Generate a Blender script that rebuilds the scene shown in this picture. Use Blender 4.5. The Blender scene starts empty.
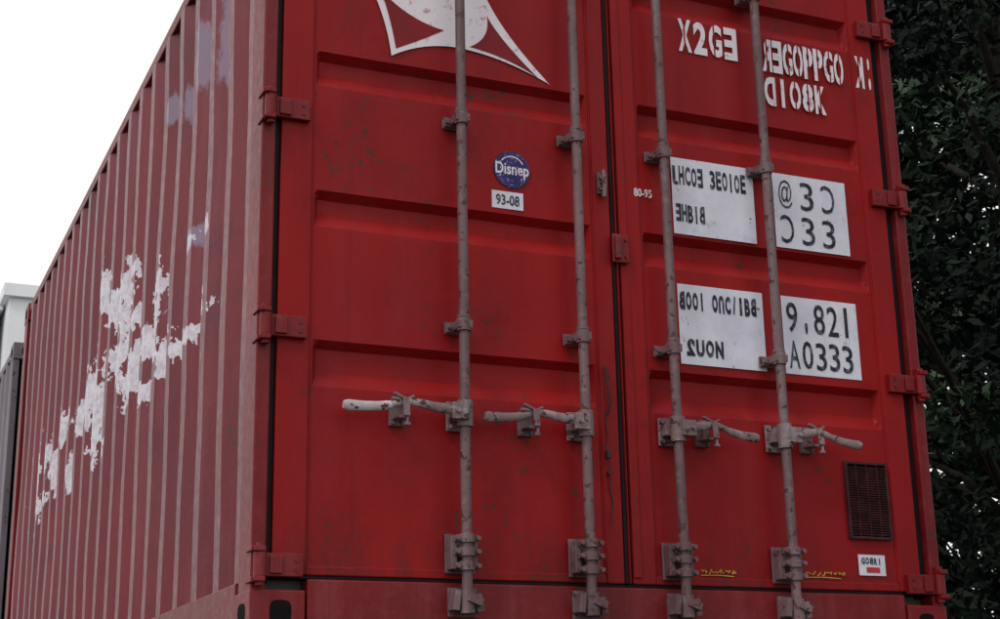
import bpy, bmesh, math, random
import numpy as np
from mathutils import Vector, Matrix, noise as mnoise
from mathutils.geometry import tessellate_polygon
R=math.radians
random.seed(7); rng=np.random.default_rng(7)
scene=bpy.context.scene
scene.view_settings.view_transform='Standard'
scene.view_settings.look='None'
scene.view_settings.exposure=0

# ------------------------------------------------------------------ materials
class N:
    def __init__(s,name):
        s.m=bpy.data.materials.new(name); s.m.use_nodes=True
        s.nt=s.m.node_tree; s.b=s.nt.nodes['Principled BSDF']
    def n(s,t,**k):
        x=s.nt.nodes.new(t)
        for a,b in k.items(): setattr(x,a,b)
        return x
    def l(s,a,b): s.nt.links.new(a,b)
    def coord(s,scale=(1,1,1),loc=(0,0,0)):
        tc=s.n('ShaderNodeTexCoord'); mp=s.n('ShaderNodeMapping')
        mp.inputs['Scale'].default_value=scale; mp.inputs['Location'].default_value=loc
        s.l(tc.outputs['Object'],mp.inputs[0]); return mp.outputs[0]
    def noise(s,scale,det=4,rough=.6,cs=(1,1,1),loc=(0,0,0)):
        x=s.n('ShaderNodeTexNoise'); x.inputs['Scale'].default_value=scale
        x.inputs['Detail'].default_value=det; x.inputs['Roughness'].default_value=rough
        s.l(s.coord(cs,loc),x.inputs['Vector']); return x.outputs['Fac']
    def ramp(s,fac,a,b,va=0,vb=1):
        x=s.n('ShaderNodeMapRange'); x.inputs['From Min'].default_value=a; x.inputs['From Max'].default_value=b
        x.inputs['To Min'].default_value=va; x.inputs['To Max'].default_value=vb
        s.l(fac,x.inputs['Value']); return x.outputs['Result']
    def mix(s,fac,a,b,bt='MIX'):
        x=s.n('ShaderNodeMix',data_type='RGBA',blend_type=bt)
        for sock,v in ((x.inputs[0],fac),(x.inputs[6],a),(x.inputs[7],b)):
            if hasattr(v,'is_linked'): s.l(v,sock)
            else: sock.default_value=v if not isinstance(v,tuple) else (*v,1)
        return x.outputs[2]
    def math(s,op,a,b=0.0):
        x=s.n('ShaderNodeMath',operation=op)
        for sock,v in ((x.inputs[0],a),(x.inputs[1],b)):
            if hasattr(v,'is_linked'): s.l(v,sock)
            else: sock.default_value=v
        return x.outputs[0]
    def bump(s,h,st,dist=.01):
        x=s.n('ShaderNodeBump'); x.inputs['Strength'].default_value=st; x.inputs['Distance'].default_value=dist
        s.l(h,x.inputs['Height']); s.l(x.outputs[0],s.b.inputs['Normal'])
    def set(s,col=None,rough=None,metal=None,spec=None):
        for k,v in (('Base Color',col),('Roughness',rough),('Metallic',metal),('Specular IOR Level',spec)):
            if v is None: continue
            if hasattr(v,'is_linked'): s.l(v,s.b.inputs[k])
            else: s.b.inputs[k].default_value=(*v,1) if isinstance(v,tuple) else v
        return s.m

def paint(name,c,c2,dust=(.42,.25,.25),chip=.74,rough=.42,decal=False,dustamt=.35,bumpst=.35,spec=.2,chipc=(.07,.03,.02),low=False,grime=.55):
    m=N(name)
    col=m.mix(m.ramp(m.noise(1.3,3,.6),.35,.65),c,c2)
    st=m.ramp(m.noise(7,5,.7,cs=(1,1,.07)),.5,.8,0,dustamt)
    col=m.mix(st,col,dust)
    n26=m.noise(26,4,.75)
    col=m.mix(m.ramp(n26,.52,.8,0,dustamt*.8),col,dust)
    n3=m.noise(3.2,5,.7,loc=(3,1,5))
    gr=m.ramp(n3,.5,.8,0,grime)
    col=m.mix(gr,col,(c[0]*.4,c[1]*.6,c[2]*.6))
    dr=m.ramp(m.noise(11,4,.75,cs=(1,1,.05),loc=(4,0,0)),.58,.8,0,grime*.8)
    col=m.mix(dr,col,(c[0]*.35,c[1]*.6,c[2]*.6))
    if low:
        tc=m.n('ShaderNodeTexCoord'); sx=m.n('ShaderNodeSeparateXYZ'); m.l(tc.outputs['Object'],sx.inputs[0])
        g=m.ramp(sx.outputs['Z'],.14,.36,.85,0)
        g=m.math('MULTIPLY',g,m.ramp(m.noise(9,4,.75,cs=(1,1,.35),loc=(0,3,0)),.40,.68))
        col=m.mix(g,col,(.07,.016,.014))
    n38=m.noise(38,3,.6,loc=(9,2,1))
    ch=m.ramp(n38,chip,chip+.02)
    ch2=m.math('MULTIPLY',m.ramp(n38,.60,.63),m.ramp(n3,.56,.62))
    col=m.mix(m.math('MAXIMUM',ch,ch2),col,chipc)
    r=m.ramp(n26,.3,.7,rough-.06,rough+.12)
    if decal:
        at=m.n('ShaderNodeAttribute',attribute_name='decal').outputs['Fac']
        f=m.math('ADD',at,m.math('MULTIPLY',m.math('SUBTRACT',m.noise(9,4,.66,cs=(1,1,1.0),loc=(2,2,2)),.5),2.9))
        f=m.math('MULTIPLY',m.ramp(f,.52,.55),m.ramp(at,.10,.14))
        wh=m.mix(m.ramp(n26,.4,.7),(.70,.67,.73),(.46,.37,.44))
        col=m.mix(f,col,wh)
        at2=m.n('ShaderNodeAttribute',attribute_name='pale').outputs['Fac']
        g=m.math('ADD',at2,m.math('MULTIPLY',m.math('SUBTRACT',m.noise(9,4,.7,cs=(1,1,.5),loc=(5,2,8)),.5),1.6))
        g=m.math('MULTIPLY',m.ramp(g,.55,.75,0,.42),m.ramp(at2,.1,.2))
        col=m.mix(g,col,(.36,.36,.52))
    m.bump(m.math('ADD',m.noise(3.0,2,.5),m.math('MULTIPLY',m.noise(60,2,.6),.15)),bumpst,.012)
    m.set(col=col,rough=r,spec=spec)
    return m.m
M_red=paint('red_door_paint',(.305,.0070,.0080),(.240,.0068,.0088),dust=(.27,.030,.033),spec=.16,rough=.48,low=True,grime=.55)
M_frame=paint('red_frame_paint',(.200,.0070,.010),(.150,.006,.009),dust=(.29,.07,.085),spec=.26,rough=.42,grime=.6,dustamt=.45,chip=.69)
M_side=paint('red_side_paint',(.185,.0095,.018),(.140,.0075,.0155),dust=(.26,.075,.105),decal=True,rough=.36,dustamt=.42,spec=.34)
M_hw=paint('worn_galvanised_paint',(.190,.112,.120),(.115,.060,.066),dust=(.33,.27,.285),chip=.60,rough=.5,dustamt=.75,spec=.32,chipc=(.075,.032,.024))
M_hand=paint('worn_handle',(.23,.155,.160),(.14,.080,.085),dust=(.47,.42,.43),chip=.58,rough=.5,dustamt=1.0,spec=.32,chipc=(.06,.03,.025))
M_pale=paint('chalky_handle',(.48,.42,.43),(.38,.30,.31),dust=(.66,.62,.63),chip=.62,rough=.55,dustamt=1.0,spec=.3)
M_grey=paint('grey_container_paint',(.20,.165,.19),(.16,.13,.155),dust=(.28,.25,.28),rough=.5)
def simple(name,c,rough=.6,c2=None,scale=8,metal=0,bump=0,lo=.4,hi=.6,spec=.4):
    m=N(name)
    col=m.mix(m.ramp(m.noise(scale,4,.7),lo,hi),c,c2 or tuple(v*.7 for v in c))
    if bump: m.bump(m.noise(scale*4,3,.6),bump,.01)
    return m.set(col=col,rough=rough,metal=metal,spec=spec)
M_gasket=simple('rubber_gasket',(.010,.007,.008),.7,spec=.2)
def vinyl():
    m=N('white_label_vinyl')
    col=m.mix(m.ramp(m.noise(5,4,.7),.4,.65),(.72,.72,.80),(.60,.59,.68))
    col=m.mix(m.ramp(m.noise(14,5,.8,loc=(2,0,1)),.58,.74,0,.7),col,(.32,.26,.30))
    col=m.mix(m.ramp(m.noise(24,4,.75,loc=(7,0,3)),.67,.69),col,(.28,.015,.02))
    return m.set(col=col,rough=.45,spec=.3)
M_white=vinyl()
M_wtext=simple('white_paint_text',(.74,.68,.72),.5,c2=(.46,.22,.26),scale=26,lo=.56,hi=.68,spec=.2)
M_black=simple('black_print',(.02,.018,.03),.45,c2=(.20,.19,.24),scale=34,lo=.5,hi=.70,spec=.2)
M_logored=simple('logo_red',(.22,.007,.013),.45,c2=(.17,.006,.011),scale=4,spec=.2)
M_yellow=simple('yellow_crayon',(.62,.36,.05),.7)
M_dark=simple('painted_void_shade',(.01,.008,.008),.9,spec=.1)  # near-black that stands in for shade in casting holes, door gaps and vent
M_vent=simple('vent_paint',(.08,.022,.026),.6,c2=(.04,.016,.018),scale=20,spec=.15)
M_steel=simple('chassis_steel',(.05,.05,.055),.5,c2=(.08,.05,.04),scale=5)
M_rubber=simple('tyre_rubber',(.02,.02,.02),.8)
M_wire=simple('seal_wire',(.02,.02,.02),.5)
M_redprint=simple('red_print',(.5,.03,.04),.5)
def disc_mat():
    m=N('blue_sticker')
    v=m.noise(3,3,.5,cs=(6,6,6))
    col=m.mix(m.ramp(v,.4,.6),(.018,.018,.11),(.05,.03,.17))
    sp=m.ramp(m.noise(150,2,.5),.66,.68)
    col=m.mix(sp,col,(.5,.5,.65)); return m.set(col=col,rough=.4,spec=.2)
M_disc=disc_mat()

# ------------------------------------------------------------------ mesh helpers
def empty(name,loc=(0,0,0)):
    e=bpy.data.objects.new(name,None); scene.collection.objects.link(e); e.location=loc; e.empty_display_size=.2; return e
class B:
    def __init__(s): s.v=[];s.f=[];s.sm=[]
    def add(s,v,f,smooth=False):
        o=len(s.v); s.v+= [tuple(p) for p in v]; s.f+=[tuple(i+o for i in q) for q in f]; s.sm+=[smooth]*len(f)
    def box(s,x0,x1,y0,y1,z0,z1,rot=None,piv=None):
        v=[(x,y,z) for x in (x0,x1) for y in (y0,y1) for z in (z0,z1)]
        if rot is not None:
            pv=Vector(piv) if piv else Vector(((x0+x1)/2,(y0+y1)/2,(z0+z1)/2))
            v=[tuple(rot@(Vector(p)-pv)+pv) for p in v]
        s.add(v,[(0,1,3,2),(4,6,7,5),(0,4,5,1),(2,3,7,6),(0,2,6,4),(1,5,7,3)])
    def cyl(s,a,b,r,r2=None,n=16,cap=True):
        a=Vector(a);b=Vector(b);r2=r if r2 is None else r2
        d=(b-a).normalized(); u=d.orthogonal().normalized(); w=d.cross(u)
        v=[]
        for c,rr in ((a,r),(b,r2)):
            for i in range(n):
                t=2*math.pi*i/n; v.append(c+(u*math.cos(t)+w*math.sin(t))*rr)
        s.add(v,[(i,(i+1)%n,n+(i+1)%n,n+i) for i in range(n)],True)
        if cap: s.add(v,[tuple(range(n-1,-1,-1)),tuple(range(n,2*n))])
    def tube(s,pts,rad,n=8):
        pts=[Vector(p) for p in pts]; rings=[]
        for i,p in enumerate(pts):
            d=(pts[min(i+1,len(pts)-1)]-pts[max(i-1,0)]).normalized()
            u=d.cross(Vector((0,1,0)) if abs(d.y)<.9 else Vector((1,0,0))).normalized(); w=d.cross(u)
            r=rad[i] if hasattr(rad,'__len__') else rad
            ru,rw=(r if isinstance(r,tuple) else (r,r))
            rings.append([p+u*ru*math.cos(2*math.pi*k/n)+w*rw*math.sin(2*math.pi*k/n) for k in range(n)])
        v=[q for r in rings for q in r]; f=[]
        for i in range(len(rings)-1):
            for k in range(n): f.append((i*n+k,i*n+(k+1)%n,(i+1)*n+(k+1)%n,(i+1)*n+k))
        s.add(v,f,True); s.add(v,[tuple(range(n-1,-1,-1)),tuple(range((len(rings)-1)*n,len(rings)*n))])
    def obj(s,name,mat,parent=None,bevel=0,seg=2,cull=True):
        me=bpy.data.meshes.new(name); me.from_pydata(s.v,[],s.f); me.update()
        me.polygons.foreach_set('use_smooth',s.sm)
        bm=bmesh.new(); bm.from_mesh(me)
        if cull: bmesh.ops.recalc_face_normals(bm,faces=bm.faces)
        bm.to_mesh(me); bm.free()
        me.materials.append(mat)
        o=bpy.data.objects.new(name,me); scene.collection.objects.link(o)
        if parent: o.parent=parent
        if bevel:
            md=o.modifiers.new('b','BEVEL'); md.width=bevel; md.segments=seg; md.limit_method='ANGLE'; md.angle_limit=R(40)
        return o

# ------------------------------------------------------------------ container
W,L,H=2.438,6.058,2.591
CX=W/2
def corr_profile(y0,y1,pitch=.278,outer=.0,inner=.036):
    depth=[(0,outer),(.072,outer),(.140,inner),(.210,inner),(.278,outer)]
    def d(y):
        t=(y-y0)%pitch
        for (a,da),(b,db) in zip(depth[:-1],depth[1:]):
            if a<=t<=b: return da+(db-da)*(t-a)/(b-a)
        return outer
    k=0
    ys=set([y0,y1])
    while y0+k*pitch<y1:
        for a,_ in depth[:-1]:
            yy=y0+k*pitch+a
            if yy<y1: ys.add(round(yy,5))
        k+=1
    ys=sorted(ys); out=[]
    for a,b in zip(ys[:-1],ys[1:]):
        n=max(1,int((b-a)/.024))
        for i in range(n): out.append(a+(b-a)*i/n)
    out.append(y1)
    return [(y,d(min(y,y1-1e-6))) for y in out]

PATCH=[(2.85,1.80,.12,.10),(2.55,1.66,.18,.09),(2.28,1.60,.15,.16),(2.05,1.47,.09,.06),
 (1.80,1.28,.15,.08),(1.62,1.38,.11,.13),(1.45,1.18,.13,.07),(1.18,1.12,.10,.035),(.92,1.12,.17,.034),(.78,1.15,.04,.06),
 (2.45,1.36,.15,.08),(2.15,1.22,.18,.10),(1.85,1.08,.13,.05),
 (3.05,1.55,.08,.09),(3.12,1.36,.19,.13),(2.95,1.16,.15,.13),(2.75,1.00,.07,.09),(3.45,1.30,.09,.08),
 (3.95,1.36,.13,.08),(4.25,1.22,.12,.09),(4.6,1.30,.19,.08),(4.95,1.22,.07,.20),(5.3,1.2,.06,.18),(4.7,1.08,.14,.05),(3.7,1.1,.08,.07),
 (.80,1.46,.05,.03),(1.02,1.47,.05,.025)]
PALE=[(.62,2.12,.06,.18),(.95,2.16,.07,.14),(1.2,2.10,.06,.10),(1.0,1.47,.15,.05),(1.5,2.2,.06,.06)]
def field(P,y,z):
    best=0
    for (a,b,ra,rb) in P:
        q=((y-a)/(ra*1.35))**2+((z-b)/(rb*1.35))**2
        best=max(best,math.exp(-q*.9)*1.0)
    return best

def wall(name,x,sign,mat,parent,decals):
    prof=corr_profile(.135,L-.135)
    zs=list(np.linspace(.15,H-.055,96 if decals else 3))
    v=[];f=[]
    for (y,d) in prof:
        for z in zs:
            w=.004*mnoise.noise(Vector((y*1.1,z*1.4,3)))*2 if decals else 0
            if decals: w+=.003*mnoise.noise(Vector((y*3.1,z*2.7,9)))
            v.append((x+sign*(d+.006+w),y,z))
    n=len(zs)
    for i in range(len(prof)-1):
        for j in range(n-1): f.append((i*n+j,(i+1)*n+j,(i+1)*n+j+1,i*n+j+1))
    b=B(); b.add(v,f); o=b.obj(name,mat,parent,cull=False)
    if decals:
        for an,P in (('decal',PATCH),('pale',PALE)):
            a=o.data.attributes.new(an,'FLOAT','POINT')
            a.data.foreach_set('value',[field(P,p[1],p[2]) for p in v])
    return o

def casting(b,dk,x0,y0,z0,sx,sy):
    b.box(x0,x0+.162,y0,y0+.178,z0,z0+.118)
    yf=y0-.0015 if sy<0 else y0+.178+.0015
    def hole(cx,cz,w,h,plane):
        n=20; vs=[]
        for i in range(n):
            t=2*math.pi*i/n; c=math.cos(t); s_=math.sin(t)
            vs.append(((abs(c)**.6)*math.copysign(1,c)*w,(abs(s_)**.6)*math.copysign(1,s_)*h))
        if plane=='y': dk.add([(cx+a,yf,cz+c) for a,c in vs],[tuple(range(n))])  # flat dark face on a solid casting, the hole's shade as colour
        else:
            xf=x0-.0015 if sx<0 else x0+.162+.0015
            dk.add([(xf,cx+a,cz+c) for a,c in vs],[tuple(range(n))])
    hole(x0+.081+(.008 if sx<0 else -.008),z0+.055,.032,.035,'y')
    hole(y0+.089,z0+.055,.038,.030,'x')

def container(name,loc,mdoor,mside,full):
    root=empty(name,loc)
    fr=B(); dk=B()
    for x0,x1 in ((0,.044),(W-.044,W)):
        fr.box(x0,x1,-.008,.132,.10,H-.10)
    for x0,x1 in ((0,.10),(W-.10,W)):
        fr.box(x0,x1,L-.132,L,.10,H-.10)
    fr.box(.165,W-.165,-.012,.12,.012,.148); fr.box(.165,W-.165,-.008,.12,H-.10,H-.012)
    fr.box(.165,W-.165,L-.10,L-.003,.012,.15); fr.box(.165,W-.165,L-.10,L-.003,H-.09,H-.01)
    for x0,x1 in ((.006,.062),(W-.062,W-.006)):
        fr.box(x0,x1,.180,L-.180,H-.062,H-.006)
    for x0,x1 in ((.004,.05),(W-.05,W-.004)):
        fr.box(x0,x1,.180,L-.180,.030,.152)
    for sx,x0 in ((-1,-.003),(1,W-.159)):
        for sy,y0 in ((-1,-.018),(1,L-.160)):
            for z0 in (-.003,H-.115): casting(fr,dk,x0,y0,z0,sx,sy)
    fr.obj('frame',mdoor,root,bevel=.005)
    dk.box(.0445,.0625,.045,.130,.14,H-.10); dk.box(W-.0785,W-.0445,.045,.130,.14,H-.10)  # dark strips beside the doors, painted in as the shade of the gaps
    dk.obj('painted_openings_and_gaps',M_dark,root)
    wall('side_wall',.0,1,mside,root,full)
    wall('side_wall_far',W,-1,mside,root,False)
    b=B(); v=[];f=[]
    n=60
    for i in range(n+1):
        x=.1+(W-.2)*i/n; d=.04 if (i//3)%2 else .0
        v+=[(x,L-.02-d,.15),(x,L-.02-d,H-.09)]
    for i in range(n): f.append((2*i,2*i+2,2*i+3,2*i+1))
    b.add(v,f)
    v=[];f=[];m=100
    for i in range(m+1):
        y=.1+(L-.2)*i/m; d=.02 if (i//2)%2 else .0
        v+=[(.06,y,H-.02-d),(W-.06,y,H-.02-d)]
    for i in range(m): f.append((2*i,2*i+1,2*i+3,2*i+2))
    b.add(v,f); b.obj('end_wall_and_roof',mside,root,cull=False)
    b=B(); b.box(.05,W-.05,.05,L-.1,.12,.15)
    for k in range(14): b.box(.05,W-.05,.3+k*.41,.345+k*.41,.03,.118)
    b.obj('floor',M_steel,root)
    return root

C=container('shipping_container',(0,0,0),M_frame,M_side,True)
C2=container('shipping_container',(-.02,L+.42,-.13),M_grey,M_grey,False)

# ------------------------------------------------------------------ doors
REC=[(.72,.865),(1.225,1.345),(1.695,1.815),(2.175,2.30)]
ZB,ZT=.160,2.475
def door(name,x0,x1,st0,st1,root,mat=None):
    mat=mat or M_red
    e=empty(name); e.parent=root
    px0,px1=x0+st0,x1-st1
    b=B()
    b.box(x0,px0,0,.05,ZB,ZT); b.box(px1,x1,0,.05,ZB,ZT)
    b.box(px0,px1,.002,.05,ZB,ZB+.028); b.box(px0,px1,.002,.05,ZT-.06,ZT)
    b.obj('door_frame',mat,e,bevel=.004)
    zs=set(np.linspace(ZB+.028,ZT-.06,110).round(4)); D=.032
    for a,c in REC:
        for q in (a,a+.05,c-.022,c): zs.add(round(q,4))
    xs=set(np.linspace(px0,px1,50).round(4))
    for q in (.012,.030): xs.add(round(px0+q,4)); xs.add(round(px1-q,4))
    zs=sorted(zs); xs=sorted(xs)
    def dep(x,z):
        fz=0
        for a,c in REC:
            if a<z<c: fz=min((z-a)/.05,(c-z)/.022,1)
        fx=min(max((x-px0-.012)/.018,0),max((px1-.012-x)/.018,0),1)
        w=.0045*mnoise.noise(Vector((x*2.2,z*2.6,root.location.y+x0)))+.0018*mnoise.noise(Vector((x*6,z*6,1)))
        edge=min((x-px0)/.08,(px1-x)/.08,1)
        return .009+D*min(fz,fx)+w*max(0,edge)
    v=[(x,dep(x,z),z) for x in xs for z in zs]; n=len(zs)
    f=[(i*n+j,(i+1)*n+j,(i+1)*n+j+1,i*n+j+1) for i in range(len(xs)-1) for j in range(n-1)]
    b=B(); b.add(v,f); b.obj('door_panel',mat,e,cull=False)
    b=B(); b.box(px0-.002,px1+.002,.052,.06,ZB,ZT); b.obj('door_back',mat,e)
    b=B()
    for xx in (px0+.002,px1-.002):
        pts=[(xx+.0012*mnoise.noise(Vector((xx,z*40,0))),.0075,z) for z in np.linspace(ZB+.03,ZT-.06,150)]
        b.tube(pts,[.0032+.0014*random.random() for _ in pts],n=6)
    b.obj('weld_beads',mat,e)
    return e
XL0,XR1=.064,W-.080
DL=door('door_left',XL0,1.203,.100,.062,C)
DR=door('door_right',1.232,XR1,.085,.088,C)
door('door_left',XL0,1.203,.100,.062,C2,M_grey); door('door_right',1.232,XR1,.085,.088,C2,M_grey)
g=B()
g.box(.0445,.0625,.012,.044,.150,H-.10); g.box(W-.0785,W-.0445,.020,.044,.150,H-.10)  # right gasket widened so its black also stands in for the gap's shadow
g.box(1.2035,1.2165,-.004,.05,ZB,ZT); g.box(1.2195,1.2315,.010,.05,ZB,ZT)
g.box(.064,W-.080,.006,.05,.149,.1595); g.box(.064,W-.080,.01,.05,ZT+.001,H-.101)
g.obj('gaskets_and_gap_shade',M_gasket,C,bevel=.003)
b=B(); b.box(1.2165,1.2195,-.012,.03,ZB,ZT); b.box(1.233,1.262,-.006,-.0005,ZB+.02,ZT-.03); b.obj('overlap_strip',M_red,C,bevel=.0015)

def bolt(b,x,z,y,r=.008,h=.008):
    b.cyl((x,y,z),(x,y-h,z),r,r*.9,n=6)
h=B()
for z in (.130,.835,1.535,2.215):
    for s in (1,-1):
        X=lambda q:(q if s>0 else W-q)
        def bx(a,c,*r): h.box(min(X(a),X(c)),max(X(a),X(c)),*r)
        zc=z+.055
        bx(.036,.150,-.022,-.0005,zc-.033,zc+.033)
        bx(.050,.088,-.030,-.0225,zc-.026,zc+.026)
        bx(-.006,.020,-.034,.030,zc+.036,zc+.052)
        bx(-.006,.020,-.034,.030,zc-.052,zc-.036)
        bx(.0,.034,-.046,-.009,zc+.0345,zc+.050); bx(.0,.034,-.046,-.009,zc-.050,zc-.0345)
        h.cyl((X(.022),-.024,zc-.060),(X(.022),-.024,zc+.060),.013,n=12)
        h.cyl((X(.022),-.024,zc-.033),(X(.022),-.024,zc+.033),.019,n=12)
        bolt(h,X(.128),zc+.014,-.022,.006,.003); bolt(h,X(.128),zc-.014,-.022,.006,.003)
h.obj('hinges',M_frame,C,bevel=.003)

# ---- locking gear
RY=-.062
rods=[CX-.579,CX-.1665,CX+.1665,CX+.579]
for i,x in enumerate(rods):
    e=empty('lock_rod_%d'%(i+1)); e.parent=C
    b=B()
    n=40; rr=[]; pts=[]
    for k in range(n+1):
        z=.055+(2.545-.055)*k/n
        pts.append((x+.0014*mnoise.noise(Vector((i,z*1.5,0))),RY+.001*mnoise.noise(Vector((z*2,i,4))),z)); rr.append(.0160)
    b.tube(pts,rr,n=18); b.obj('rod',M_hw,e)
    b=B()
    jit=[random.uniform(-.012,.012) for _ in range(6)]
    for k,z in enumerate((.93,1.62,2.29)):
        z+=jit[k]*.5
        b.box(x-.043,x+.043,-.010,-.0003,z-.019,z+.019)
        b.box(x-.0235,x+.0235,-.080,-.0105,z-.013,z+.013)
        b.box(x-.040,x+.040,-.022,-.0105,z-.016,z+.010)
        b.cyl((x,RY,z-.020),(x,RY,z+.020),.0225,n=18)
        b.cyl((x,RY,z+.022),(x,RY,z+.032),.0205,n=18)
        for s in (-1,1): bolt(b,x+s*.033,z-.003,-.022,.008,.010)
    z=.235
    b.box(x-.048,x+.048,-.010,-.0003,z-.060,z+.058)
    b.box(x-.043,x-.024,-.045,-.0105,z-.050,z+.048); b.box(x+.024,x+.043,-.045,-.0105,z-.050,z+.048)
    for dz in (-.042,.0,.040):
        b.cyl((x,RY,z+dz-.013),(x,RY,z+dz+.013),.0235,n=18)
        b.box(x-.036,x+.036,-.070,-.046,z+dz-.009,z+dz+.009)
        for s in (-1,1): bolt(b,x+s*.0335,z+dz,-.070,.0085,.010)
    z=.092
    b.box(x-.046,x+.046,-.026,-.0125,z-.045,z+.040)
    b.box(x-.046,x-.026,-.075,-.0265,z-.030,z+.030,Matrix.Rotation(R(8),3,'Y'))
    b.box(x+.024,x+.048,-.070,-.0265,z-.034,z+.020,Matrix.Rotation(R(-10),3,'Y'))
    b.cyl((x,RY,z-.038),(x,RY,z+.028),.0235,n=18)
    b.box(x-.008,x+.040,-.092,-.060,z-.012,z+.012,Matrix.Rotation(R(20),3,'Y'))
    for s in (-1,1): bolt(b,x+s*.036,z+.028,-.026,.007,.006)
    b.obj('guides_and_keepers',M_hw,e,bevel=.002)
    zh=.655+(0,-.004,.0,.003)[i]; s=-1 if i<2 else 1
    b=B()
    b.cyl((x,RY,zh-.042),(x,RY,zh+.040),.0245,n=18)
    b.box(x-.040,x+.040,-.010,-.0003,zh-.047,zh+.045)
    b.box(x-.033,x+.033,-.040,-.0105,zh-.018,zh+.018)
    b.box(min(x,x+s*.052),max(x,x+s*.052),RY-.034,RY-.020,zh-.026,zh+.026)
    b.box(min(x,x+s*.050),max(x,x+s*.050),RY+.006,RY+.016,zh-.024,zh+.024)
    b.cyl((x+s*.036,RY-.046,zh),(x+s*.036,RY+.020,zh),.008,n=10)
    for dz in (-.034,.032):
        for q in (-1,1): bolt(b,x+q*.031,zh+dz,-.010,.008,.010)
    b.obj('handle_hub',M_hand,e,bevel=.002)
    Ln=(.365,.325,.265,.265)[i]; n=24
    droop=(.0,.0,.010,.012)[i]
    def lev(t):
        yy=RY-.018+ .010*math.sin(t*3.1) + (.012*t if i<2 else -.01*t)
        zz=zh+.004+.020*math.exp(-((t-.42)/.16)**2)*.6-droop*t*t*1.6+(.006*math.sin(t*5))
        w=.0135+.003*math.cos(t*5)+(.003 if t>.6 else 0)-(.006 if t>.97 else 0)
        return (x+s*(.025+Ln*t),yy,zz),(w,.0068)
    P_=[lev(k/n) for k in range(n+1)]
    b=B(); cut=14 if i<2 else n; b.tube([p[0] for p in P_[:cut+1]],[p[1] for p in P_[:cut+1]],n=10); b.obj('handle_lever',M_hand,e)
    if cut<n:
        b=B(); b.tube([p[0] for p in P_[cut:]],[(p[1][0]+.001,p[1][1]+.001) for p in P_[cut:]],n=10); b.obj('handle_grip',M_pale if i==0 else M_hand,e)
    b=B(); cx=x+s*(.20,.185,.125,.125)[i]
    b.box(cx-.024,cx+.024,-.010,.0085,zh-.042,zh+.036)
    b.box(cx-.019,cx+.019,-.050,-.0105,zh-.026,zh-.018)
    b.box(cx-.013,cx+.013,-.086,-.0505,zh-.030,zh-.021,Matrix.Rotation(R(12),3,'X'))
    b.box(cx-.009,cx+.011,-.092,-.085,zh-.028,zh+.030,Matrix.Rotation(R(-8),3,'X'))
    b.box(cx-.036,cx+.014,-.078,-.066,zh+.030,zh+.039,Matrix.Rotation(R(24),3,'Y'))
    b.box(cx-.034,cx+.038,-.070,-.060,zh+.020,zh+.028,Matrix.Rotation(R(-28),3,'Y'))
    b.cyl((cx-.022,-.020,zh+.038),(cx+.022,-.020,zh+.038),.007,n=10)
    b.cyl((cx+.004,-.088,zh-.050),(cx+.004,-.088,zh-.030),.005,n=8)
    b.box(cx-.006,cx+.012,-.094,-.083,zh-.056,zh-.046)
    bolt(b,cx-.016,zh-.034,-.010,.006,.006); bolt(b,cx+.016,zh-.034,-.010,.006,.006)
    b.obj('handle_retainer',M_hw,e,bevel=.002)
b=B()
b.box(1.196,1.258,-.024,-.013,1.215,1.315); b.box(1.200,1.222,-.038,-.0245,1.225,1.305)
bolt(b,1.245,1.295,-.024,.007,.005); bolt(b,1.245,1.235,-.024,.007,.005)
b.obj('seam_clip',M_frame,C,bevel=.003)
b=B()
b.box(1.155,1.190,-.012,-.0005,1.455,1.530); b.cyl((1.172,-.022,1.44),(1.172,-.022,1.535),.008,n=10)
b.box(1.158,1.172,-.022,-.0125,1.465,1.478);b.box(1.158,1.172,-.022,-.0125,1.505,1.518)
b.obj('seam_latch',M_hw,C,bevel=.0015)
b=B(); pts=[]
for k in range(40):
    t=k/39; z=.86-.52*t
    pts.append((1.158+.006*math.sin(t*9)+.004*math.sin(t*31),-.008-.004*math.sin(t*13),z))
b.tube(pts,.0018,n=6)
b.tube([(1.158,-.010,.86),(1.150,-.03,.80),(1.165,-.028,.74),(1.160,-.01,.70)],.0025,n=6)
b.obj('seal_wire',M_wire,C)
b=B(); b.box(1.150,1.163,-.016,-.002,.555,.580); b.box(1.152,1.162,-.014,-.002,.50,.512); b.obj('seal_tag',M_wire,C,bevel=.002)

v=B(); x0,x1,z0,z1=2.075,2.250,.335,.600
v.box(x0,x0+.008,-.006,.008,z0,z1); v.box(x1-.008,x1,-.006,.008,z0,z1); v.box(x0+.0085,x1-.0085,-.006,.008,z0,z0+.008); v.box(x0+.0085,x1-.0085,-.006,.008,z1-.008,z1)
z=z0+.014
while z<z1-.014:
    v.box(x0+.009,x1-.009,-.004,.003,z,z+.0035,Matrix.Rotation(R(35),3,'X')); z+=.0085
for q in (1,2,3): v.box(x0+.175*q/4-.001,x0+.175*q/4+.001,-.007,.004,z0+.0085,z1-.0085)
v.obj('vent_grille',M_vent,C)
b=B(); b.box(x0+.004,x1-.004,.0035,.0075,z0+.004,z1-.004); b.obj('vent_back',M_dark,C)

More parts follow.
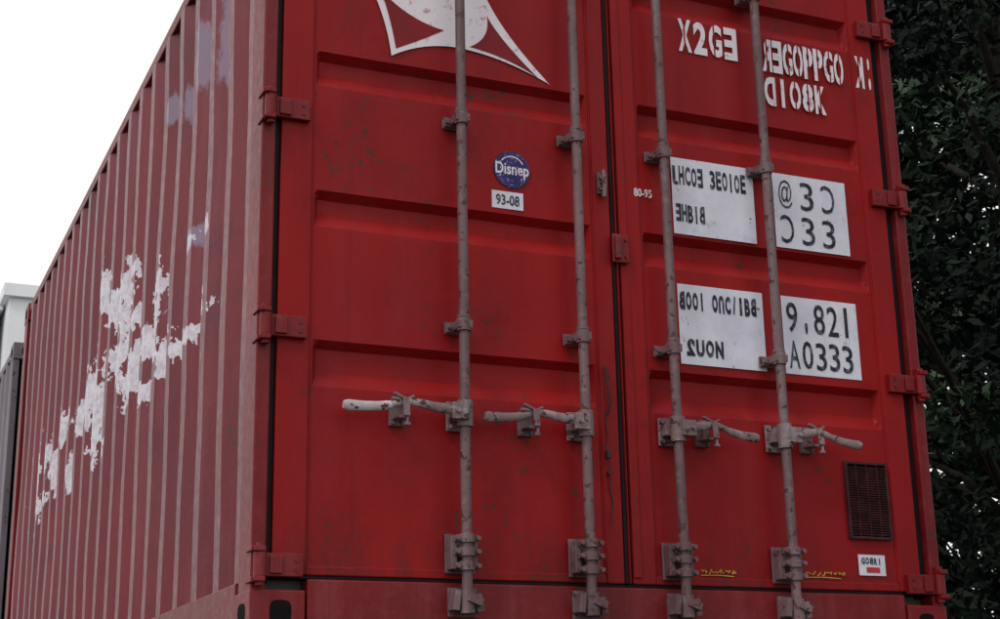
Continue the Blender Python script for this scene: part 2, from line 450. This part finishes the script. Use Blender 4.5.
# ------------------------------------------------------------------ labels & text
FY=.0055
def plate(name,x0,x1,z0,z1,mat,y=FY,th=.0015):
    b=B(); b.box(x0,x1,y-th,y,z0,z1); return b.obj(name,mat,C)
def text(s,x,z,h,w,mat,y,name='lettering',off=.012,mirror=False,flipz=False):
    cu=bpy.data.curves.new(name,'FONT'); cu.body=s; cu.size=1; cu.offset=off; cu.extrude=0; cu.resolution_u=3
    o=bpy.data.objects.new(name,cu); scene.collection.objects.link(o)
    bpy.context.view_layer.update()
    dg=bpy.context.evaluated_depsgraph_get()
    me=bpy.data.meshes.new_from_object(o.evaluated_get(dg))
    bpy.data.objects.remove(o)
    co=np.zeros(len(me.vertices)*3); me.vertices.foreach_get('co',co); co=co.reshape(-1,3)
    if mirror: co[:,0]*=-1
    if flipz: co[:,1]*=-1
    mn=co.min(0); mx=co.max(0); sx=w/(mx[0]-mn[0]); sz=h/(mx[1]-mn[1])
    out=np.zeros_like(co); out[:,0]=x+(co[:,0]-mn[0])*sx; out[:,2]=z+(co[:,1]-mn[1])*sz; out[:,1]=y
    me.vertices.foreach_set('co',out.reshape(-1)); me.update()
    if mirror!=flipz: me.flip_normals()
    me.materials.clear(); me.materials.append(mat)
    ob=bpy.data.objects.new(name,me); scene.collection.objects.link(ob); ob.parent=C
    return ob
TY=.0022
NARROW={'I':.30,'1':.45,"'":.25,':':.25,'/':.55}
def glyphs(s,x,z,h,w,mat,y,off,seed=0,fill=.82,slit=None):
    # '~' after a glyph = reversed letter, '^' = upside-down letter
    rnd=random.Random(seed); L_=[]
    for c in s:
        if c in '~^': L_[-1][1]+=c
        else: L_.append([c,''])
    adv=w/len(L_)
    for k,(c,fl) in enumerate(L_):
        if c==' ': continue
        gx=x+k*adv; ww=adv*fill*NARROW.get(c,1); gx+=(adv*fill-ww)/2
        yy=y if gx+ww<2.268 else -.0012
        text(c,gx,z+rnd.uniform(-.0015,.0015),h*(.35 if c=="'" else 1),ww,mat,yy,off=off,mirror='~' in fl,flipz='^' in fl)
        if slit and c in 'OGPRSKX8':
            b=B(); cx=gx+ww*.5+rnd.uniform(-.1,.1)*ww
            b.add([(cx-.003,yy-.0006,z-.001),(cx+.003,yy-.0006,z-.001),(cx+.003,yy-.0006,z+h+.001),(cx-.003,yy-.0006,z+h+.001)],[(0,1,2,3)])
            b.obj('stencil_break',slit,C,cull=False)
plate('label_a',1.452,1.785,1.355,1.635,M_white)
plate('label_b',1.868,2.182,1.355,1.635,M_white)
plate('label_c',1.452,1.790,.895,1.175,M_white)
plate('label_d',1.868,2.185,.895,1.175,M_white)
glyphs('J~HCOE~ 3EOIO^E',1.456,1.535,.070,.300,M_black,TY,.035,1,fill=.84)
glyphs('E~HBIB~',1.462,1.400,.064,.118,M_black,TY,.035,2,fill=.86)
glyphs("B~OOI OU^C/1BB~",1.456,1.085,.064,.310,M_black,TY,.055,3,fill=.84)
glyphs("2~UON",1.475,.925,.060,.150,M_black,TY,.055,4,fill=.86)
glyphs('@3C~',1.890,1.504,.108,.275,M_black,TY,.0,5,fill=.62)
glyphs('C~33',1.890,1.372,.106,.265,M_black,TY,.0,6,fill=.62)
glyphs("9'82I",1.885,1.045,.110,.285,M_black,TY,.008,7,fill=.80)
glyphs('A0333',1.885,.916,.100,.280,M_black,TY,.008,8,fill=.78)
glyphs('X2GE~',1.510,2.048,.128,.255,M_wtext,TY,.040,9,fill=.86,slit=M_red)
glyphs('R~E~GOPPGO K~:',1.862,2.030,.130,.500,M_wtext,TY,.040,10,fill=.92,slit=M_red)
glyphs('D~IO^8K',1.862,1.896,.114,.275,M_wtext,TY,.040,11,fill=.88,slit=M_red)
text('80-95',1.298,1.468,.030,.070,M_wtext,-.0008,off=.02)
plate('date_label',.772,.884,1.362,1.422,M_white)
text('93-08',.786,1.374,.036,.084,M_black,TY,off=.016)
plate('inspection_label',2.105,2.215,.212,.282,M_white)
glyphs('GOB~RI',2.116,.250,.022,.085,M_black,TY,.04,12)
plate('inspection_mark',2.135,2.190,.222,.240,M_redprint,y=TY+.001,th=.0008)
def scribble(x,z,w,seed):
    rnd=random.Random(seed); b=B(); xx=x
    while xx<x+w:
        l=rnd.uniform(.008,.022); p=[]
        for k in range(7): p.append((xx+l*k/6,.0062,z+rnd.uniform(-.008,.008)))
        b.tube(p,.0019,n=5); xx+=l+rnd.uniform(.002,.008)
    b.tube([(x,.0062,z-.013),(x+w*.5,.0062,z-.011),(x+w*.9,.0062,z-.014)],.0018,n=5)
    b.obj('crayon_scribble',M_yellow,C)
scribble(1.485,.208,.135,1); scribble(1.885,.212,.160,2)
def ngon(name,pts,mat,y):
    me=bpy.data.meshes.new(name)
    tr=tessellate_polygon([[Vector((p[0],p[1],0)) for p in pts]])
    me.from_pydata([(p[0],y,p[1]) for p in pts],[],[tuple(t) for t in tr]); me.update()
    me.materials.append(mat); o=bpy.data.objects.new(name,me); scene.collection.objects.link(o); o.parent=C; return o
circ=lambda cx,cz,r,n=40:[(cx+r*math.cos(2*math.pi*k/n),cz+r*math.sin(2*math.pi*k/n)) for k in range(n)]
ngon('round_sticker_edge',circ(.845,1.500,.0655),M_black,.0036)
ngon('round_sticker',circ(.845,1.500,.0630),M_disc,.0028)
text('Disnep',.786,1.470,.054,.120,M_wtext,.0020,off=.02)
ngon('sticker_arc',[(.845+.047*math.cos(t),1.502+.047*math.sin(t)) for t in np.linspace(.5,2.5,14)]+[(.845+.043*math.cos(t),1.502+.043*math.sin(t)) for t in np.linspace(2.5,.5,14)],M_wtext,.0020)
def curve(p,q,c,n=12):
    return [((1-t)**2*p[0]+2*t*(1-t)*c[0]+t*t*q[0],(1-t)**2*p[1]+2*t*(1-t)*c[1]+t*t*q[1]) for t in np.linspace(0,1,n,endpoint=False)]
A_=(.355,2.07);Bp=(.425,1.838);Cc=(.655,1.908);D_=(.995,1.830);E_=(.76,2.12)
outer=[A_]+curve(A_,Bp,(.41,1.96))+curve(Bp,Cc,(.53,1.905))+curve(Cc,D_,(.82,1.905))+curve(D_,E_,(.82,1.99))+[E_,(.66,2.155),(.55,2.12)]
ngon('emblem',outer,M_wtext,.0036)
A2=(.389,2.065);B2=(.440,1.866);C2_=(.61,1.962)
ngon('emblem_field_a',curve(A2,B2,(.425,1.96))+curve(B2,C2_,(.53,1.912))+curve(C2_,A2,(.49,1.975)),M_logored,.0028)
D1=(.70,1.918);D2=(.950,1.848);D3=(.765,2.045)
ngon('emblem_field_b',curve(D1,D2,(.84,1.905))+curve(D2,D3,(.805,1.97))+curve(D3,D1,(.78,1.96)),M_logored,.0028)

# ------------------------------------------------------------------ chassis trailer
def chassis(loc,GZ):
    t=empty('container_trailer',loc)
    b=B()
    for x in (.72,1.58):
        b.box(x,x+.14,.02,L-.02,-.30,-.285); b.box(x,x+.14,.02,L-.02,-.075,-.06); b.box(x+.065,x+.075,.02,L-.02,-.284,-.076)
    for y in (.03,L-.19): b.box(.02,W-.02,y,y+.15,-.059,-.006)
    for k in range(7): b.box(.861,1.579,.5+k*.8,.58+k*.8,-.25,-.12)
    b.box(.15,W-.15,.06,.14,-.75,-.63); b.box(.75,.83,.06,.14,-.629,-.302); b.box(1.60,1.68,.06,.14,-.629,-.302)
    for x in (.55,1.80):
        b.box(x,x+.1,L-1.2,L-1.1,GZ+.05,-.31); b.box(x-.06,x+.16,L-1.28,L-1.02,GZ+.001,GZ+.04)
    b.box(.66,1.79,L-1.19,L-1.11,-.40,-.311)
    b.obj('beams',M_steel,t,bevel=.004)
    b=B(); h=B()
    for y in (1.1,2.35):
        h.cyl((.35,y,GZ+.5),(W-.35,y,GZ+.5),.06,n=14)
        h.box(.70,.88,y-.3,y+.3,-.62,-.302); h.box(1.56,1.74,y-.3,y+.3,-.62,-.302)
        h.box(.74,.84,y-.06,y+.06,GZ+.45,-.622); h.box(1.60,1.70,y-.06,y+.06,GZ+.45,-.622)
        for x in (.06,.36,W-.34,W-.64):
            n=36;prof=[(.28,.02),(.46,.0),(.495,.03),(.50,.08),(.50,.2),(.495,.25),(.46,.28),(.28,.26)]
            v=[(x+px,y+r*math.cos(2*math.pi*k/n),GZ+.5+r*math.sin(2*math.pi*k/n)) for k in range(n) for r,px in prof]
            m=len(prof); b.add(v,[(k*m+j,((k+1)%n)*m+j,((k+1)%n)*m+(j+1)%m,k*m+(j+1)%m) for k in range(n) for j in range(m)],True)
            h.cyl((x+.09,y,GZ+.5),(x+.19,y,GZ+.5),.285,n=28); h.cyl((x+.05,y,GZ+.5),(x+.23,y,GZ+.5),.12,n=16)
    b.obj('tyres',M_rubber,t); h.obj('axles_and_rims',M_steel,t)
    return t
chassis((0,0,0),-1.45); chassis((-.02,L+.42,-.13),-1.32)

# ------------------------------------------------------------------ ground, building
def ground():
    m=N('asphalt')
    col=m.mix(m.ramp(m.noise(.6,4,.6),.35,.65),(.050,.048,.046),(.085,.080,.074))
    col=m.mix(m.ramp(m.noise(60,2,.6),.55,.7,0,.5),col,(.14,.135,.125))
    m.bump(m.noise(80,2,.7),.5,.01); m.set(col=col,rough=.85)
    v=[];f=[]
    c=np.concatenate([-np.geomspace(900,8,20),np.linspace(-6,22,29),np.geomspace(26,900,18)])
    for x in c:
        for y in c: v.append((x,y,-1.45))
    k=len(c)
    for i in range(k-1):
        for j in range(k-1): f.append((i*k+j,(i+1)*k+j,(i+1)*k+j+1,i*k+j+1))
    b=B(); b.add(v,f,True); b.obj('ground',m.m,cull=False)
ground()
M_bw=simple('white_render',(.84,.85,.86),.8,c2=(.78,.80,.82),scale=.4)
M_glass=simple('window_glass',(.25,.29,.33),.15,c2=(.3,.35,.4),scale=.3)
def building():
    e=empty('white_office_building',(0,0,0))
    b=B(); g=B()
    def block(x0,x1,y0,y1,z1):
        b.box(x0,x1,y0,y1,-1.45,z1); b.box(x0-.25,x1+.25,y0-.25,y1+.25,z1+.003,z1+.5)
        z=0.6
        while z<z1-3.0:
            x=x0+.8
            while x<x1-1.8:
                g.box(x,x+1.3,y0-.02,y0+.05,z,z+1.5); b.box(x-.08,x+1.38,y0-.10,y0-.003,z-.14,z-.02)
                x+=2.3
            z+=3.1
    block(4.75,22,56,70,17.2); block(-10,4.4,57.5,69,17.0)
    b.obj('walls',M_bw,e); g.obj('windows',M_glass,e)
building()

# ------------------------------------------------------------------ trees
def leafmat(name,c,c2,lit_col):
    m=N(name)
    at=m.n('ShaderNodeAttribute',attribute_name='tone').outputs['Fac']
    col=m.mix(m.ramp(at,0,.6),c,c2); col=m.mix(m.ramp(at,.62,1),col,lit_col)
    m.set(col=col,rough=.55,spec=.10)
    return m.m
M_leaf=leafmat('leaves',(.006,.011,.008),(.014,.028,.016),(.13,.20,.12))  # last colour paints lit clusters into the leaves
M_leaf2=leafmat('leaves_dark',(.004,.007,.005),(.007,.014,.009),(.02,.034,.022))
M_bark=simple('bark',(.035,.03,.025),.9,c2=(.018,.016,.013),scale=12,bump=.8,spec=.1)
def leaves(centers,rads,n_per,size,tonefn):
    cs=np.repeat(np.array(centers),n_per,0); rs=np.repeat(np.array(rads),n_per)
    n=len(cs)
    ct=np.repeat(rng.random(len(centers))**1.5,n_per)
    d=rng.normal(size=(n,3)); d/=np.linalg.norm(d,axis=1)[:,None]
    rr=rng.random(n)**.45
    p=cs+d*(rs*rr)[:,None]*np.array([1,1,.72])
    nrm=rng.normal(size=(n,3))+np.array([0,0,.9])+d*.5; nrm/=np.linalg.norm(nrm,axis=1)[:,None]
    a=np.cross(nrm,rng.normal(size=(n,3))); a/=np.linalg.norm(a,axis=1)[:,None]; b=np.cross(nrm,a)
    s=size*(.6+.8*rng.random(n))[:,None]
    q=np.stack([p-a*s,p-a*s*.15+b*s*.38+nrm*s*.08,p+a*s,p-a*s*.15-b*s*.38+nrm*s*.08],1)
    tone=np.repeat(np.clip(rng.random(n)*.40+.25*(d[:,2]*rr)+.60*ct,0,1)*tonefn(p),4)  # brighter clusters and lighter cluster tops put light into the leaf colour
    return q.reshape(-1,3),tone
def leafobj(name,q,tone,mat,parent):
    n=len(q)//4
    me=bpy.data.meshes.new(name); me.vertices.add(n*4); me.vertices.foreach_set('co',q.reshape(-1))
    me.loops.add(n*4); me.loops.foreach_set('vertex_index',np.arange(n*4)); me.polygons.add(n)
    me.polygons.foreach_set('loop_start',np.arange(n)*4); me.update(calc_edges=True)
    a=me.attributes.new('tone','FLOAT','POINT'); a.data.foreach_set('value',tone)
    me.materials.append(mat); o=bpy.data.objects.new(name,me); scene.collection.objects.link(o)
    if parent:o.parent=parent
    return o
def tree(name,x,y,hgt,rad,low,ncl,nper,size,mat,gz=-1.45,rk=1.0):
    e=empty(name,(x,y,gz))
    b=B()
    tr=[(0,0,-.1),(.05,.02,hgt*.2),(-.05,.08,hgt*.42),(.1,0,hgt*.65),(.05,.05,hgt*.9)]
    b.tube(tr,[.24,.18,.15,.10,.03],n=12)
    cs=[];rs=[]
    for k in range(ncl):
        t=random.random(); z=low+(hgt-low)*t
        prof=math.sin(math.pi*(.12+.86*t))**.6
        a=random.random()*6.283; r=rad*prof*(random.random()**.5)*random.uniform(.7,1.1)
        c=(r*math.cos(a),r*math.sin(a),z); cs.append(c); rs.append(random.uniform(.3,.75)*rad/3*rk)
        if k%6==0:
            z0=max(hgt*.15,z-r*.6-.3); mid=(c[0]*.5,c[1]*.5,(z0+z)/2+.15)
            b.tube([(0,0,z0),mid,c],[.045,.028,.010],n=6)
    b.obj('trunk_and_limbs',M_bark,e)
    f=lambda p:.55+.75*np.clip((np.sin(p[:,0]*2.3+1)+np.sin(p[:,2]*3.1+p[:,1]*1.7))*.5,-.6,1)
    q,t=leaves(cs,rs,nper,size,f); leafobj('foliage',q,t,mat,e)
    return e
tree('unseen_shade_tree',6.7,3.9,7.8,2.9,.9,165,230,.050,M_leaf,rk=.82)
tree('unseen_shade_tree',9.9,7.4,9.5,3.6,.8,100,120,.090,M_leaf2)
tree('unseen_shade_tree',9.8,1.8,8.5,3.0,1.0,60,110,.095,M_leaf2)
tree('unseen_shade_tree',6.2,-2.9,8.2,2.8,1.6,80,110,.11,M_leaf2)  # unseen tree, added to block sky light and darken the right door
cs=[];rs=[]
for k in range(300):
    t=random.random(); x=6+15*t+random.uniform(-1.5,1.5); y=18-11*t+random.uniform(-1.5,1.5)
    cs.append((x,y,-1.2+14*random.random())); rs.append(random.uniform(1.0,1.8))
q,t=leaves(cs,rs,90,.36,lambda p:.4+.0*p[:,0]); leafobj('distant_trees',q,t,M_leaf2,None)

# ------------------------------------------------------------------ world, sun, camera
w=bpy.data.worlds.new('World'); scene.world=w; w.use_nodes=True; nt=w.node_tree
bg=nt.nodes['Background']; sk=nt.nodes.new('ShaderNodeTexSky'); sk.sky_type='NISHITA'; sk.sun_disc=False
sk.sun_elevation=R(48); sk.air_density=1.5; sk.dust_density=4
mx=nt.nodes.new('ShaderNodeMix'); mx.data_type='RGBA'; mx.inputs[0].default_value=.94
nt.links.new(sk.outputs[0],mx.inputs[6]); mx.inputs[7].default_value=(10.9,10.95,11.1,1)
nt.links.new(mx.outputs[2],bg.inputs[0]); bg.inputs[1].default_value=.10
sd=bpy.data.lights.new('sun','SUN'); sd.energy=1.0; sd.angle=R(16); sd.color=(1,.96,.91)
so=bpy.data.objects.new('sun',sd); scene.collection.objects.link(so)
az=R(-62); el=R(50)
dirv=Vector((math.sin(az)*math.cos(el),-abs(math.cos(az))*math.cos(el),math.sin(el)))
so.rotation_euler=dirv.to_track_quat('Z','Y').to_euler()
sk.sun_elevation=el
sk.sun_rotation=math.atan2(dirv.x,dirv.y)

cam=bpy.data.cameras.new('camera'); co=bpy.data.objects.new('camera',cam); scene.collection.objects.link(co)
yaw,pitch,roll,f=.421,.2818,-.020,1525.1
fw=Vector((math.sin(yaw)*math.cos(pitch),math.cos(yaw)*math.cos(pitch),math.sin(pitch)))
r=Vector((math.cos(yaw),-math.sin(yaw),0)); u=r.cross(fw)
r2=r*math.cos(roll)+u*math.sin(roll); u2=-r*math.sin(roll)+u*math.cos(roll)
mat=Matrix((r2,u2,-fw)).transposed().to_4x4(); mat.translation=Vector((-1.1162,-4.2594,-.3353))
co.matrix_world=mat
cam.sensor_fit='HORIZONTAL'; cam.sensor_width=36; cam.lens=36*f/1000; cam.clip_end=3000; cam.clip_start=.05
scene.camera=co
